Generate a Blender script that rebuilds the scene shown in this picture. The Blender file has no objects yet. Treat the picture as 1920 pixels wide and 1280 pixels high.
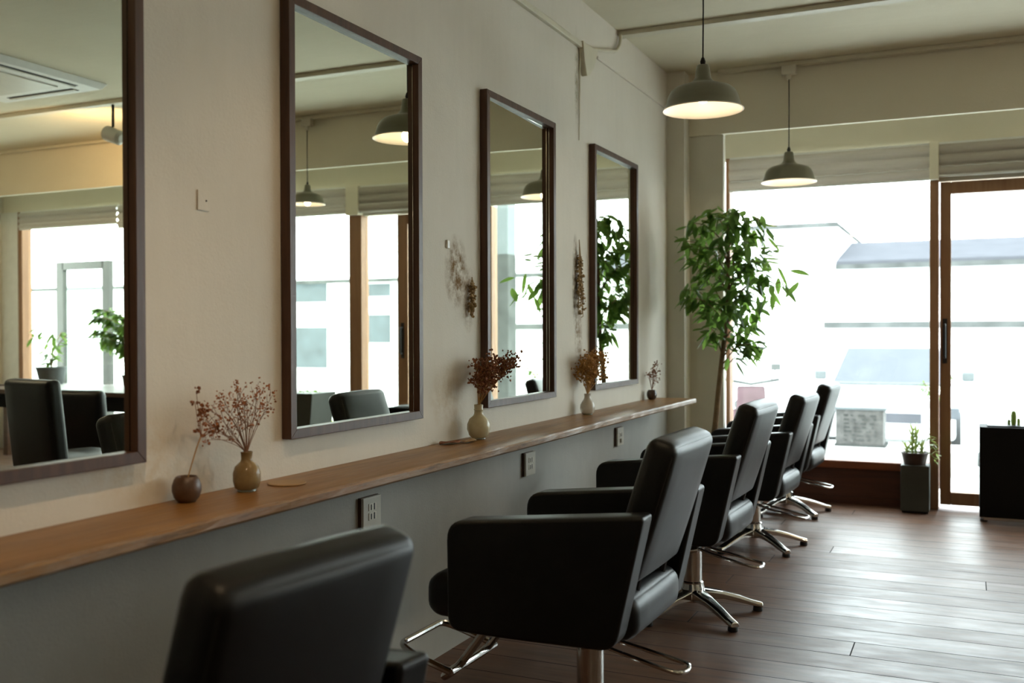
import bpy, bmesh, math, random
from mathutils import Vector, Matrix
from math import sin, cos, pi, radians
random.seed(7)
SC = bpy.context.scene
COL = SC.collection

# ---------------------------------------------------------------- camera
CAM = (1.7793, 0.0, 1.2)
YAW, PITCH, ROLL = .4301, -.0096, -.0031
fwd = Vector((-sin(YAW)*cos(PITCH), cos(YAW)*cos(PITCH), sin(PITCH)))
rt = Vector((cos(YAW), sin(YAW), 0)); up = rt.cross(fwd)
r2 = cos(ROLL)*rt + sin(ROLL)*up; u2 = -sin(ROLL)*rt + cos(ROLL)*up
cd = bpy.data.cameras.new('camera'); cam = bpy.data.objects.new('camera', cd); COL.objects.link(cam)
m = Matrix((r2, u2, -fwd)).transposed().to_4x4(); m.translation = CAM; cam.matrix_world = m
cd.sensor_width = 36; cd.lens = 1864.64/1920*36; cd.clip_start = .05; cd.clip_end = 300
cd.dof.use_dof = True; cd.dof.focus_distance = 3.6; cd.dof.aperture_fstop = 2.8
SC.camera = cam

# ---------------------------------------------------------------- world, big lights, exposure
SKY = 7.5
w = bpy.data.worlds.new('overcast_sky'); SC.world = w; w.use_nodes = True
bg = w.node_tree.nodes['Background']; bg.inputs[0].default_value = (.90, .96, 1, 1); bg.inputs[1].default_value = SKY
SC.view_settings.view_transform = 'Standard'; SC.view_settings.look = 'None'
SC.view_settings.exposure = 0.74; SC.view_settings.gamma = 1; SC.view_settings.use_curve_mapping = False
SC.cycles.sample_clamp_indirect = 6.0
SC.cycles.max_bounces = 10; SC.cycles.diffuse_bounces = 5; SC.cycles.glossy_bounces = 5; SC.cycles.transparent_max_bounces = 12
SC.cycles.use_denoising = True; SC.cycles.caustics_reflective = True; SC.cycles.blur_glossy = 0.6
WY = 7.30            # glass plane of the front wall
for (x0, x1, z0, z1) in ((.1, 1.54, .3, 2.22), (1.6, 2.98, .05, 2.22), (3.08, 7.15, .3, 2.22)):
    ld = bpy.data.lights.new('window_portal', 'AREA'); ld.shape = 'RECTANGLE'; ld.size = x1-x0; ld.size_y = z1-z0
    ld.cycles.is_portal = True
    lo = bpy.data.objects.new('window_portal', ld); COL.objects.link(lo)
    lo.location = ((x0+x1)/2, WY+.12, (z0+z1)/2); lo.rotation_euler = (radians(-90), 0, 0)

# ---------------------------------------------------------------- materials
def srgb(r, g, b):
    f = lambda c: (c/255/12.92) if c/255 <= .04045 else ((c/255+.055)/1.055)**2.4
    return (f(r), f(g), f(b), 1)
class NT:
    def __init__(s, name):
        s.m = bpy.data.materials.new(name); s.m.use_nodes = True; s.t = s.m.node_tree
        s.b = s.t.nodes['Principled BSDF']; s.out = s.t.nodes['Material Output']
    def n(s, typ, **kw):
        nd = s.t.nodes.new(typ)
        for k, v in kw.items():
            if isinstance(k, str) and hasattr(nd, k): setattr(nd, k, v)
        return nd
    def l(s, a, b): s.t.links.new(a, b)
    def coords(s, scale=(1, 1, 1), loc=(0, 0, 0)):
        tc = s.n('ShaderNodeTexCoord'); mp = s.n('ShaderNodeMapping')
        mp.inputs['Scale'].default_value = scale; mp.inputs['Location'].default_value = loc
        s.l(tc.outputs['Object'], mp.inputs[0]); return mp.outputs[0]
    def noise(s, vec, scale, detail=4, rough=.55, dist=0):
        nz = s.n('ShaderNodeTexNoise'); nz.inputs['Scale'].default_value = scale; nz.inputs['Detail'].default_value = detail
        nz.inputs['Roughness'].default_value = rough; nz.inputs['Distortion'].default_value = dist
        s.l(vec, nz.inputs['Vector']); return nz.outputs['Fac']
    def ramp(s, fac, stops):
        r = s.n('ShaderNodeValToRGB'); e = r.color_ramp.elements
        while len(e) < len(stops): e.new(.5)
        for i, (p, c) in enumerate(stops): e[i].position = p; e[i].color = c
        s.l(fac, r.inputs[0]); return r.outputs[0]
    def mix(s, fac, a, b, mode='MIX'):
        mx = s.n('ShaderNodeMix'); mx.data_type = 'RGBA'; mx.blend_type = mode
        for sock, v in ((mx.inputs[0], fac), (mx.inputs[6], a), (mx.inputs[7], b)):
            if hasattr(v, 'is_linked'): s.l(v, sock)
            else: sock.default_value = v
        return mx.outputs[2]
    def math(s, op, a, b=0, clamp=False):
        mt = s.n('ShaderNodeMath'); mt.operation = op; mt.use_clamp = clamp
        for sock, v in ((mt.inputs[0], a), (mt.inputs[1], b)):
            if hasattr(v, 'is_linked'): s.l(v, sock)
            else: sock.default_value = v
        return mt.outputs[0]
    def bump(s, h, strength=.2, dist=.01):
        bp = s.n('ShaderNodeBump'); bp.inputs['Strength'].default_value = strength; bp.inputs['Distance'].default_value = dist
        s.l(h, bp.inputs['Height']); s.l(bp.outputs[0], s.b.inputs['Normal'])
    def set(s, **kw):
        for k, v in kw.items():
            k = {'base': 'Base Color', 'rough': 'Roughness', 'metal': 'Metallic', 'spec': 'Specular IOR Level', 'coat': 'Coat Weight',
                 'coat_rough': 'Coat Roughness', 'emit': 'Emission Color', 'emits': 'Emission Strength', 'trans': 'Transmission Weight', 'ior': 'IOR', 'sheen': 'Sheen Weight'}[k]
            if hasattr(v, 'is_linked'): s.l(v, s.b.inputs[k])
            else: s.b.inputs[k].default_value = v
        return s
def simple(name, col, rough=.5, metal=0, var=.12, scale=12, bump=0, **kw):
    t = NT(name); v = t.coords(); f = t.noise(v, scale, 5)
    a = tuple(c*(1-var) for c in col[:3])+(1,); b = tuple(min(1, c*(1+var)) for c in col[:3])+(1,)
    t.set(base=t.ramp(f, [(.3, a), (.7, b)]), rough=rough, metal=metal, **kw)
    if bump: t.bump(t.noise(v, scale*6, 3), bump, .003)
    return t.m
M = {}
def plaster(name, base, dark, stains=()):
    t = NT(name); v = t.coords()
    f = t.noise(v, 1.3, 6, .6); g = t.noise(t.coords((1, 14, 2.2)), 1.6, 5, .6)
    c = t.ramp(f, [(.25, dark), (.7, base)])
    c = t.mix(t.math('MULTIPLY', g, .22), c, tuple(x*.72 for x in dark[:3])+(1,))
    for (cy, cz, ry, rz, colr, amt) in stains:
        sx = t.n('ShaderNodeSeparateXYZ'); t.l(v, sx.inputs[0])
        dy = t.math('DIVIDE', t.math('SUBTRACT', sx.outputs[1], cy), ry); dz = t.math('DIVIDE', t.math('SUBTRACT', sx.outputs[2], cz), rz)
        d = t.math('ADD', t.math('MULTIPLY', dy, dy), t.math('MULTIPLY', dz, dz))
        k = t.math('SUBTRACT', 1.0, d, True); nn = t.noise(v, 22, 5, .7)
        nn = t.math('MULTIPLY', t.math('SUBTRACT', nn, .38, True), 3.2, True)
        k = t.math('MULTIPLY', t.math('MULTIPLY', k, nn, True), amt, True)
        c = t.mix(k, c, colr)
    t.set(base=c, rough=.85, spec=.25)
    h = t.math('ADD', t.noise(v, 9, 6, .65), t.math('MULTIPLY', t.noise(v, 120, 3), .35))
    t.bump(h, .35, .006)
    return t.m
STN = srgb(120, 92, 55)
M['wall'] = plaster('cream_plaster', (.70, .66, .58, 1), (.62, .58, .50, 1),
    [(3.37, 1.43, .10, .15, STN, 1.6), (3.47, 1.33, .06, .14, STN, 1.2), (4.64, 1.44, .05, .27, srgb(95, 80, 55), 1.6), (4.68, 1.18, .06, .18, STN, 1.3),
     (4.66, 2.46, .03, .28, srgb(120, 112, 70), .9), (3.3, .95, .16, .13, srgb(170, 140, 95), .5), (1.75, .9, .2, .12, srgb(190, 160, 110), .5)])
M['wall_low'] = plaster('shaded_plaster', (.44, .43, .395, 1), (.33, .325, .295, 1))  # same plaster, greyed and darkened for the shade below the shelf
M['ceiling'] = plaster('ceiling_paint', (.72, .675, .53, 1), (.65, .605, .46, 1))
M['header'] = plaster('header_paint', (.78, .735, .60, 1), (.72, .675, .54, 1))
M['pillar'] = plaster('pillar_paint', (.70, .67, .58, 1), (.62, .59, .50, 1))

def wood(name, c0, c1, axis=1, rough=.45, plank=0, scale=1.0, spec=.4, bump=.15):
    t = NT(name); st = [9*scale]*3; st[axis] = .55*scale
    v = t.coords(tuple(st)); f = t.noise(v, 2.2, 7, .62, .6); g = t.noise(v, 11, 4, .7)
    c = t.ramp(f, [(.28, c0), (.72, c1)])
    c = t.mix(t.math('MULTIPLY', g, .35), c, tuple(x*.45 for x in c0[:3])+(1,))
    big = t.noise(t.coords(), 2.5, 3); c = t.mix(t.math('MULTIPLY', big, .3), c, tuple(x*.6 for x in c1[:3])+(1,))
    t.set(base=c, rough=t.math('ADD', t.math('MULTIPLY', g, .25), rough-.1), spec=spec); t.bump(g, bump, .002)
    return t.m
def shelfwood(*a, **k):
    m_ = wood(*a, **k); t = NT.__new__(NT); t.m = m_; t.t = m_.node_tree; t.b = t.t.nodes['Principled BSDF']; t.out = t.t.nodes['Material Output']
    src = t.b.inputs['Base Color'].links[0].from_socket; tc = t.n('ShaderNodeTexCoord'); sx = t.n('ShaderNodeSeparateXYZ'); t.l(tc.outputs['Object'], sx.inputs[0])
    seam = t.math('LESS_THAN', t.math('ABSOLUTE', t.math('SUBTRACT', sx.outputs[0], .128)), .0012)
    c = t.mix(t.math('MULTIPLY', seam, .7), src, srgb(50, 30, 16))
    edge = t.math('MULTIPLY', t.math('SUBTRACT', sx.outputs[0], .249), 90, True)
    nz = t.noise(t.coords((30, 6, 60)), 3, 6, .7); k = t.math('MULTIPLY', edge, t.math('MULTIPLY', t.math('SUBTRACT', nz, .35, True), 3.0, True), True)
    c = t.mix(t.math('MULTIPLY', k, .75), c, srgb(150, 132, 112)); nz2 = t.noise(t.coords((12, 3, 30)), 2.4, 6, .7)
    k2 = t.math('MULTIPLY', edge, t.math('MULTIPLY', t.math('SUBTRACT', nz2, .52, True), 5.0, True), True); c = t.mix(t.math('MULTIPLY', k2, .8), c, srgb(52, 38, 28))
    t.l(c, t.b.inputs['Base Color']); return m_
M['shelf'] = shelfwood('worn_shelf_wood', srgb(106, 68, 30), srgb(168, 120, 60), 1, .36, spec=.5)
M['frame'] = wood('walnut_frame', srgb(57, 36, 23), srgb(98, 65, 44), 2, .42, scale=1.4)
M['doorwood'] = wood('door_wood', srgb(138, 97, 68), srgb(168, 127, 92), 2, .5)
M['sillwood'] = wood('sill_wood', srgb(105, 52, 26), srgb(140, 76, 42), 0, .5)
M['panelwood'] = wood('panel_wood', srgb(66, 34, 20), srgb(96, 54, 32), 0, .5)

def floor_mat():
    t = NT('dark_floor_boards'); BW = .175
    tc = t.n('ShaderNodeTexCoord'); sx = t.n('ShaderNodeSeparateXYZ'); t.l(tc.outputs['Object'], sx.inputs[0])
    yy = t.math('DIVIDE', sx.outputs[1], BW); idx = t.math('FLOOR', yy); fr = t.math('SUBTRACT', yy, idx)
    wn = t.n('ShaderNodeTexWhiteNoise'); wn.noise_dimensions = '1D'; t.l(idx, wn.inputs['W'])
    xs = t.math('ADD', t.math('DIVIDE', sx.outputs[0], 3.64), t.math('MULTIPLY', wn.outputs[0], 7.3)); xi = t.math('FLOOR', xs); xf = t.math('SUBTRACT', xs, xi)
    wn2 = t.n('ShaderNodeTexWhiteNoise'); wn2.noise_dimensions = '2D'; cb = t.n('ShaderNodeCombineXYZ'); t.l(idx, cb.inputs[0]); t.l(xi, cb.inputs[1]); t.l(cb.outputs[0], wn2.inputs['Vector'])
    v = t.coords((.8, 11, 1)); f = t.noise(v, 2.4, 7, .6, .5); g = t.noise(t.coords(), 3.0, 5)
    c = t.ramp(f, [(.28, srgb(68, 45, 31)), (.72, srgb(110, 78, 56))])
    c = t.mix(t.math('MULTIPLY', wn2.outputs[0], .45), c, srgb(60, 38, 28))
    c = t.mix(t.math('MULTIPLY', g, .25), c, srgb(118, 84, 62))
    e1 = t.math('MINIMUM', fr, t.math('SUBTRACT', 1, fr)); e2 = t.math('MULTIPLY', t.math('MINIMUM', xf, t.math('SUBTRACT', 1, xf)), 20.8)
    seam = t.math('LESS_THAN', t.math('MINIMUM', e1, e2), .014)
    c = t.mix(seam, c, srgb(24, 15, 10))
    r = t.math('ADD', t.math('MULTIPLY', t.noise(t.coords((2, 6, 1)), 2.2, 5, .65), .34), .20)
    r = t.math('ADD', r, t.math('MULTIPLY', wn2.outputs[0], .10)); r = t.math('ADD', r, t.math('MULTIPLY', seam, .5))
    t.set(base=c, rough=r, spec=.42)
    h = t.math('SUBTRACT', t.math('ADD', t.math('MULTIPLY', f, .12), t.math('MULTIPLY', wn2.outputs[0], .25)), t.math('MULTIPLY', seam, 1.0))
    t.bump(h, .3, .003); return t.m
M['floor'] = floor_mat()

def leather():
    t = NT('black_leather'); v = t.coords()
    vo = t.n('ShaderNodeTexVoronoi'); vo.inputs['Scale'].default_value = 260; t.l(v, vo.inputs['Vector'])
    n = t.noise(v, 6, 5, .6)
    t.set(base=t.ramp(n, [(.3, (.003, .0028, .0026, 1)), (.75, (.0055, .005, .0047, 1))]), rough=t.math('ADD', t.math('MULTIPLY', n, .12), .36), spec=.38)
    t.bump(t.math('ADD', t.math('MULTIPLY', vo.outputs['Distance'], .35), t.math('MULTIPLY', t.noise(v, 14, 3), .6)), .12, .002); return t.m
M['leather'] = leather()
M['seam'] = simple('leather_piping', (.012, .011, .010, 1), .35)
M['chrome'] = simple('chrome', (.62, .60, .57, 1), .13, 1, .05)
M['rubber'] = simple('black_rubber', (.012, .012, .012, 1), .6)
M['blackmetal'] = simple('black_metal', (.012, .012, .013, 1), .45, .2)
def mirror():
    t = NT('mirror_silver'); v = t.coords()
    t.set(base=t.ramp(t.noise(v, 2, 2), [(.3, (.80, .835, .745, 1)), (.7, (.82, .85, .76, 1))]), rough=.0, metal=1); return t.m
M['mirror'] = mirror()
def glass(name='window_glass', tint=(.93, .97, .96, 1), refl=.9):
    t = NT(name); tr = t.n('ShaderNodeBsdfTransparent'); tr.inputs[0].default_value = tint
    gl = t.n('ShaderNodeBsdfGlossy'); gl.inputs['Roughness'].default_value = .02
    lw = t.n('ShaderNodeLayerWeight'); lw.inputs[0].default_value = .5
    fz = t.math('ADD', t.math('MULTIPLY', t.math('POWER', lw.outputs['Facing'], 5.0), .9), .035)
    nz = t.noise(t.coords(), 1.5, 2); k = t.math('MULTIPLY', fz, t.math('ADD', t.math('MULTIPLY', nz, .1), refl-.05))
    ms = t.n('ShaderNodeMixShader'); t.l(k, ms.inputs[0]); t.l(tr.outputs[0], ms.inputs[1]); t.l(gl.outputs[0], ms.inputs[2]); t.l(ms.outputs[0], t.out.inputs[0]); return t.m
M['glass'] = glass()
M['bottle'] = glass('tan_bottle_glass', (.80, .68, .42, 1), 1.6)
def ceramicglass(name, a, b, rough=.12, trans=.35):
    t = NT(name); v = t.coords(); n = t.noise(v, 14, 5)
    t.set(base=t.ramp(n, [(.3, a), (.7, b)]), rough=rough, spec=.6, trans=trans, ior=1.3); return t.m
M['vase_tan'] = ceramicglass('tan_glazed_glass', srgb(128, 106, 70), srgb(164, 142, 102), .15, .2)
M['vase_cream'] = ceramicglass('cream_glazed_glass', srgb(186, 174, 138), srgb(214, 204, 172), .15, .2)
M['vase_pale'] = ceramicglass('pale_glazed_glass', srgb(196, 188, 172), srgb(222, 216, 204), .15, .25)
M['glassfoot'] = simple('clear_glass_foot', srgb(175, 180, 160), .1, 0, .05, trans=.5)
M['vase_brown'] = simple('brown_stoneware', srgb(84, 60, 42), .4, 0, .35, 30, .2)
M['dark_vase'] = simple('dark_stoneware', srgb(70, 54, 44), .25, 0, .35, 40, .2)
M['straw'] = simple('straw_stem', srgb(170, 128, 70), .7)
M['brownstem'] = simple('brown_stem', srgb(125, 84, 56), .75)
M['rust'] = simple('rust_blossom', srgb(158, 96, 56), .8, 0, .3, 40)
M['ochre'] = simple('ochre_blossom', srgb(158, 112, 48), .8, 0, .3, 40)
M['umber'] = simple('umber_blossom', srgb(126, 74, 38), .8, 0, .3, 40)
M['drygrey'] = simple('grey_dry_grass', srgb(158, 132, 92), .85, 0, .3, 40)
M['plate'] = simple('ivory_plastic', srgb(205, 200, 185), .4, 0, .04)
M['plategrey'] = simple('grey_plate', srgb(186, 182, 168), .4, 0, .04)
M['hole'] = simple('dark_slot', (.01, .01, .01, 1), .6)
M['enamel_out'] = simple('grey_green_enamel', srgb(120, 118, 98), .3, 0, .05)
def emit(name, col, s, base=(.9, .85, .75, 1)):
    t = NT(name); n = t.noise(t.coords(), 3, 1); t.set(base=base, rough=.4, emit=t.ramp(n, [(.2, col), (.8, tuple(c*.98 for c in col[:3])+(1,))]), emits=s); return t.m
M['enamel_in'] = simple('white_enamel', (.86, .82, .74, 1), .35, 0, .03)
M['bulb'] = emit('warm_bulb', (1, .86, .66, 1), 3.2)
M['opal'] = emit('opal_glass', (1, .84, .62, 1), 3)
M['bulb_bright'] = emit('spot_lens', (1, .75, .45, 1), 60)
M['cord'] = simple('black_cord', (.012, .011, .01, 1), .6)
M['track'] = simple('cream_track', (.60, .565, .44, 1), .45, 0, .05)
M['whitepaint'] = simple('white_paint', (.72, .72, .69, 1), .5, 0, .05)
def blindmat():
    t = NT('blind_fabric'); v = t.coords((1, 1, 40)); n = t.noise(v, 4, 3)
    t.set(base=t.ramp(n, [(.3, (.60, .55, .48, 1)), (.7, (.68, .63, .55, 1))]), rough=.85)
    tl = t.n('ShaderNodeBsdfTranslucent'); tl.inputs[0].default_value = (.40, .38, .35, 1)
    ms = t.n('ShaderNodeMixShader'); ms.inputs[0].default_value = .35; t.l(t.b.outputs[0], ms.inputs[1]); t.l(tl.outputs[0], ms.inputs[2]); t.l(ms.outputs[0], t.out.inputs[0]); return t.m
M['blind'] = blindmat()
def leafmat(name, a, b, tcol, k=.45):
    t = NT(name); n = t.noise(t.coords(), 7, 3)
    t.set(base=t.ramp(n, [(.3, a), (.7, b)]), rough=.38, spec=.5)
    tl = t.n('ShaderNodeBsdfTranslucent'); tl.inputs[0].default_value = tcol
    ms = t.n('ShaderNodeMixShader'); ms.inputs[0].default_value = k; t.l(t.b.outputs[0], ms.inputs[1]); t.l(tl.outputs[0], ms.inputs[2]); t.l(ms.outputs[0], t.out.inputs[0]); return t.m
M['leaf'] = leafmat('fig_leaf', srgb(46, 74, 40), srgb(76, 108, 56), srgb(128, 162, 72), .5)
M['leaf2'] = leafmat('succulent_leaf', srgb(110, 132, 72), srgb(150, 164, 100), srgb(160, 175, 90), .3)
M['bark'] = simple('grey_brown_bark', srgb(122, 98, 70), .85, 0, .25, 25, .5)
M['terracotta'] = simple('dark_clay', srgb(62, 44, 34), .6, 0, .2)
M['slate'] = simple('slate_grey_stand', srgb(62, 64, 59), .5, 0, .12, 6, spec=.25)
M['blackbox'] = simple('black_planter', (.006, .006, .006, 1), .6, 0, .1, spec=.12)
M['soil'] = simple('soil', srgb(50, 38, 28), .95)
M['whitewash'] = simple('white_render', (.80, .81, .80, 1), .9, 0, .04, 1)
M['outside_ground'] = simple('pale_concrete', (.60, .60, .58, 1), .9, 0, .06, 2)
M['roofgrey'] = simple('pale_roof', (.078, .079, .088, 1), .9, 0, .08, 3, spec=0)
M['coping'] = simple('grey_coping', (.075, .078, .075, 1), .9, 0, .3, 4, spec=0)
M['outwin'] = simple('outside_window', (.045, .06, .068, 1), .3, 0, .3, 3)
M['carwhite'] = simple('white_car_paint', (.80, .81, .83, 1), .3, 0, .02)
M['carglass'] = simple('car_glass', (.088, .094, .103, 1), .5, 0, .1, 2, spec=.05)
M['darkplastic'] = simple('dark_plastic', (.08, .09, .09, 1), .5)
M['red'] = simple('red_paint', (.088, .058, .063, 1), .9, spec=0)
M['crate'] = simple('weathered_crate', (.085, .082, .078, 1), .8, 0, .35, 14)
M['concrete_col'] = simple('concrete_column', (.11, .125, .13, 1), .85, 0, .12, 3)
M['darkwood'] = wood('dark_table_wood', srgb(70, 48, 36), srgb(96, 68, 50), 0, .3)
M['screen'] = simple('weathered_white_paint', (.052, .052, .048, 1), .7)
M['pad'] = simple('wooden_disc', srgb(158, 124, 82), .5, 0, .1)

# ---------------------------------------------------------------- mesh helpers
def obj(name, bm, mat, parent=None, loc=None, rot=None, bevel=0, segs=3, smooth=False, subsurf=0, angle=35):
    bmesh.ops.recalc_face_normals(bm, faces=bm.faces)
    me = bpy.data.meshes.new(name); bm.to_mesh(me); bm.free()
    me.materials.append(M[mat] if isinstance(mat, str) else mat)
    o = bpy.data.objects.new(name, me); COL.objects.link(o)
    if parent: o.parent = parent
    if loc: o.location = loc
    if rot: o.rotation_euler = rot
    if bevel:
        b = o.modifiers.new('bevel', 'BEVEL'); b.width = bevel; b.segments = segs; b.limit_method = 'ANGLE'; b.angle_limit = radians(40); b.harden_normals = False
    if subsurf:
        s = o.modifiers.new('sub', 'SUBSURF'); s.levels = subsurf; s.render_levels = subsurf
    if smooth or bevel:
        for p in me.polygons: p.use_smooth = True
        try: me.set_sharp_from_angle(angle=radians(angle if not bevel else 60))
        except Exception: pass
        if bevel:
            wn = o.modifiers.new('wn', 'WEIGHTED_NORMAL'); wn.keep_sharp = True
    return o
def tag(o, label, cat, group=None):
    o['label'] = label; o['category'] = cat
    if group: o['group'] = group
    return o
def thing(name, label, cat, loc=(0, 0, 0), rotz=0, group=None):
    o = bpy.data.objects.new(name, None); o.empty_display_size = .1; COL.objects.link(o); o.location = loc; o.rotation_euler = (0, 0, rotz)
    return tag(o, label, cat, group)
def struct(o, label=None):
    o['kind'] = 'structure'
    if label: o['label'] = label
    return o
def B(): return bmesh.new()
def box(bm, x0, x1, y0, y1, z0, z1):
    vs = [bm.verts.new((x, y, z)) for x in (x0, x1) for y in (y0, y1) for z in (z0, z1)]
    for f in ((0, 1, 3, 2), (4, 6, 7, 5), (0, 4, 5, 1), (2, 3, 7, 6), (0, 2, 6, 4), (1, 5, 7, 3)): bm.faces.new([vs[i] for i in f])
    return bm
def bx(*a): return box(B(), *a)
def tube(bm, pts, r, seg=10, caps=True, closed=False):
    pts = [Vector(p) for p in pts]; n = len(pts); rs = r if isinstance(r, (list, tuple)) else [r]*n
    rings = []; prev = None
    for i, p in enumerate(pts):
        if closed: d = (pts[(i+1) % n]-pts[i-1])
        else: d = (pts[min(i+1, n-1)]-pts[max(i-1, 0)])
        d.normalize()
        a = prev if prev is not None else (Vector((0, 0, 1)) if abs(d.z) < .9 else Vector((1, 0, 0)))
        a = (a-d*a.dot(d)); a.normalize(); prev = a; b = d.cross(a)
        rings.append([bm.verts.new(p+rs[i]*(cos(2*pi*k/seg)*a+sin(2*pi*k/seg)*b)) for k in range(seg)])
    for i in range(n if closed else n-1):
        A, Bq = rings[i], rings[(i+1) % n]
        for k in range(seg): bm.faces.new((A[k], A[(k+1) % seg], Bq[(k+1) % seg], Bq[k]))
    if caps and not closed:
        bm.faces.new(rings[0]); bm.faces.new(rings[-1])
    return bm
def curve(pts, n=6):
    P = [Vector(p) for p in pts]; out = []
    for i in range(len(P)-1):
        p0, p1, p2, p3 = P[max(i-1, 0)], P[i], P[i+1], P[min(i+2, len(P)-1)]
        for k in range(n):
            t = k/n; out.append(.5*((2*p1)+(-p0+p2)*t+(2*p0-5*p1+4*p2-p3)*t*t+(-p0+3*p1-3*p2+p3)*t**3))
    out.append(P[-1]); return out
def rounded(pts, r=.03, n=5):
    """polyline with filleted corners"""
    P = [Vector(p) for p in pts]; out = [P[0]]
    for i in range(1, len(P)-1):
        a, b, c = P[i-1], P[i], P[i+1]; u = (a-b); v = (c-b); k = min(r, u.length*.45, v.length*.45)
        A = b+u.normalized()*k; C = b+v.normalized()*k
        for j in range(n+1):
            t = j/n; out.append((1-t)**2*A+2*t*(1-t)*b+t*t*C)
    out.append(P[-1]); return out
def lathe(bm, prof, seg=32, c=(0, 0, 0), cap0=True, cap1=True):
    rings = []
    for r, z in prof: rings.append([bm.verts.new((c[0]+r*cos(2*pi*k/seg), c[1]+r*sin(2*pi*k/seg), c[2]+z)) for k in range(seg)])
    for A, Bq in zip(rings, rings[1:]):
        for k in range(seg): bm.faces.new((A[k], A[(k+1) % seg], Bq[(k+1) % seg], Bq[k]))
    if cap0: bm.faces.new(rings[0])
    if cap1: bm.faces.new(rings[-1])
    return bm
def prism_xz(bm, pts, y0, y1):
    a = [bm.verts.new((x, y0, z)) for x, z in pts]; b = [bm.verts.new((x, y1, z)) for x, z in pts]; n = len(pts)
    bm.faces.new(a); bm.faces.new(b)
    for i in range(n): bm.faces.new((a[i], a[(i+1) % n], b[(i+1) % n], b[i]))
    return bm
def prism_yz(bm, pts, x0, x1):
    a = [bm.verts.new((x0, y, z)) for y, z in pts]; b = [bm.verts.new((x1, y, z)) for y, z in pts]; n = len(pts)
    bm.faces.new(a); bm.faces.new(b)
    for i in range(n): bm.faces.new((a[i], a[(i+1) % n], b[(i+1) % n], b[i]))
    return bm
def fillet2(pts, rs, n=6):
    out = []; N = len(pts)
    for i in range(N):
        a, b, c = (Vector(pts[i-1]), Vector(pts[i]), Vector(pts[(i+1) % N])); u = a-b; v = c-b; k = min(rs[i], u.length*.48, v.length*.48)
        if k < 1e-4: out.append(tuple(b)); continue
        A = b+u.normalized()*k; C = b+v.normalized()*k
        for j in range(n+1):
            t = j/n; q = (1-t)**2*A+2*t*(1-t)*b+t*t*C; out.append((q.x, q.y))
    return out
def cushion(hx, hy, hz, r, bulge=(0, 0, 0), k=4, mid=5):
    """rounded box centred at 0; bulge = how far each pair of faces swells"""
    def par(h):
        e = [-h+r*(1-cos(pi/2*i/k)) for i in range(k)]; mids = [-(h-r)+2*(h-r)*i/mid for i in range(mid+1)]
        return e+mids+[-x for x in reversed(e)]
    X, Y, Z = par(hx), par(hy), par(hz); bm = B(); cache = {}
    def V(x, y, z):
        key = (round(x, 6), round(y, 6), round(z, 6))
        if key in cache: return cache[key]
        s = Vector((x, y, z)); i = Vector((max(-(hx-r), min(hx-r, x)), max(-(hy-r), min(hy-r, y)), max(-(hz-r), min(hz-r, z))))
        d = s-i; p = i+d.normalized()*r if d.length > 1e-9 else s
        qx, qy, qz = 1-(x/hx)**2, 1-(y/hy)**2, 1-(z/hz)**2
        p.x += bulge[0]*(p.x/hx)*max(qy*qz, 0)**.6; p.y += bulge[1]*(p.y/hy)*max(qx*qz, 0)**.6; p.z += bulge[2]*(p.z/hz)*max(qx*qy, 0)**.6
        cache[key] = bm.verts.new(p); return cache[key]
    for (A, Bq, f) in ((X, Y, lambda a, b, s: (a, b, s*hz)), (X, Z, lambda a, b, s: (a, s*hy, b)), (Y, Z, lambda a, b, s: (s*hx, a, b))):
        for s in (-1, 1):
            for i in range(len(A)-1):
                for j in range(len(Bq)-1):
                    q = [V(*f(A[i], Bq[j], s)), V(*f(A[i+1], Bq[j], s)), V(*f(A[i+1], Bq[j+1], s)), V(*f(A[i], Bq[j+1], s))]
                    if len(set(q)) == 4:
                        try: bm.faces.new(q)
                        except ValueError: pass
    return bm
def rotm(bm, mat): bmesh.ops.transform(bm, matrix=mat, verts=bm.verts); return bm

# ================================================================ THE ROOM
RX, CZ, Y0 = 7.45, 2.875, -3.6
# left wall: one cream plaster; shade under the shelf is put into the lower colour
o = obj('wall_left', bx(-.15, 0, Y0, WY+.2, .76, CZ+.1), 'wall'); struct(o, 'cream plastered wall with stains, carrying the four mirrors')
o = obj('wall_left', bx(-.15, 0, Y0, WY+.2, -.1, .76), 'wall_low'); struct(o, 'lower half of the plaster wall under the long shelf, shade in its colour')
struct(obj('wall_right', bx(RX, RX+.15, Y0, WY+.2, -.1, CZ+.1), 'wall'))
struct(obj('wall_back', bx(-.15, RX+.15, Y0-.15, Y0, -.1, CZ+.1), 'wall'))
struct(obj('floor', bx(-.15, RX+.15, Y0-.15, WY+.06, -.1, 0), 'floor'), 'dark brown wooden board floor with glossy window reflections')
struct(obj('ceiling', bx(-.15, RX+.15, Y0-.15, WY+.2, CZ, CZ+.12), 'ceiling'), 'cream painted ceiling')
struct(obj('ceiling_beam', bx(0, RX, 6.42, 6.455, 2.475, CZ), 'header'), 'deep cream painted beam across the room before the front window')
struct(obj('pillar', bx(0, .115, 6.30, 6.50, 0, CZ), 'pillar'), 'narrow cream pillar at the corner by the shelf end')
struct(obj('pillar', bx(0, .335, 6.44, 6.50, 0, CZ), 'pillar'), 'wider cream pillar behind the tall indoor tree')
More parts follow.
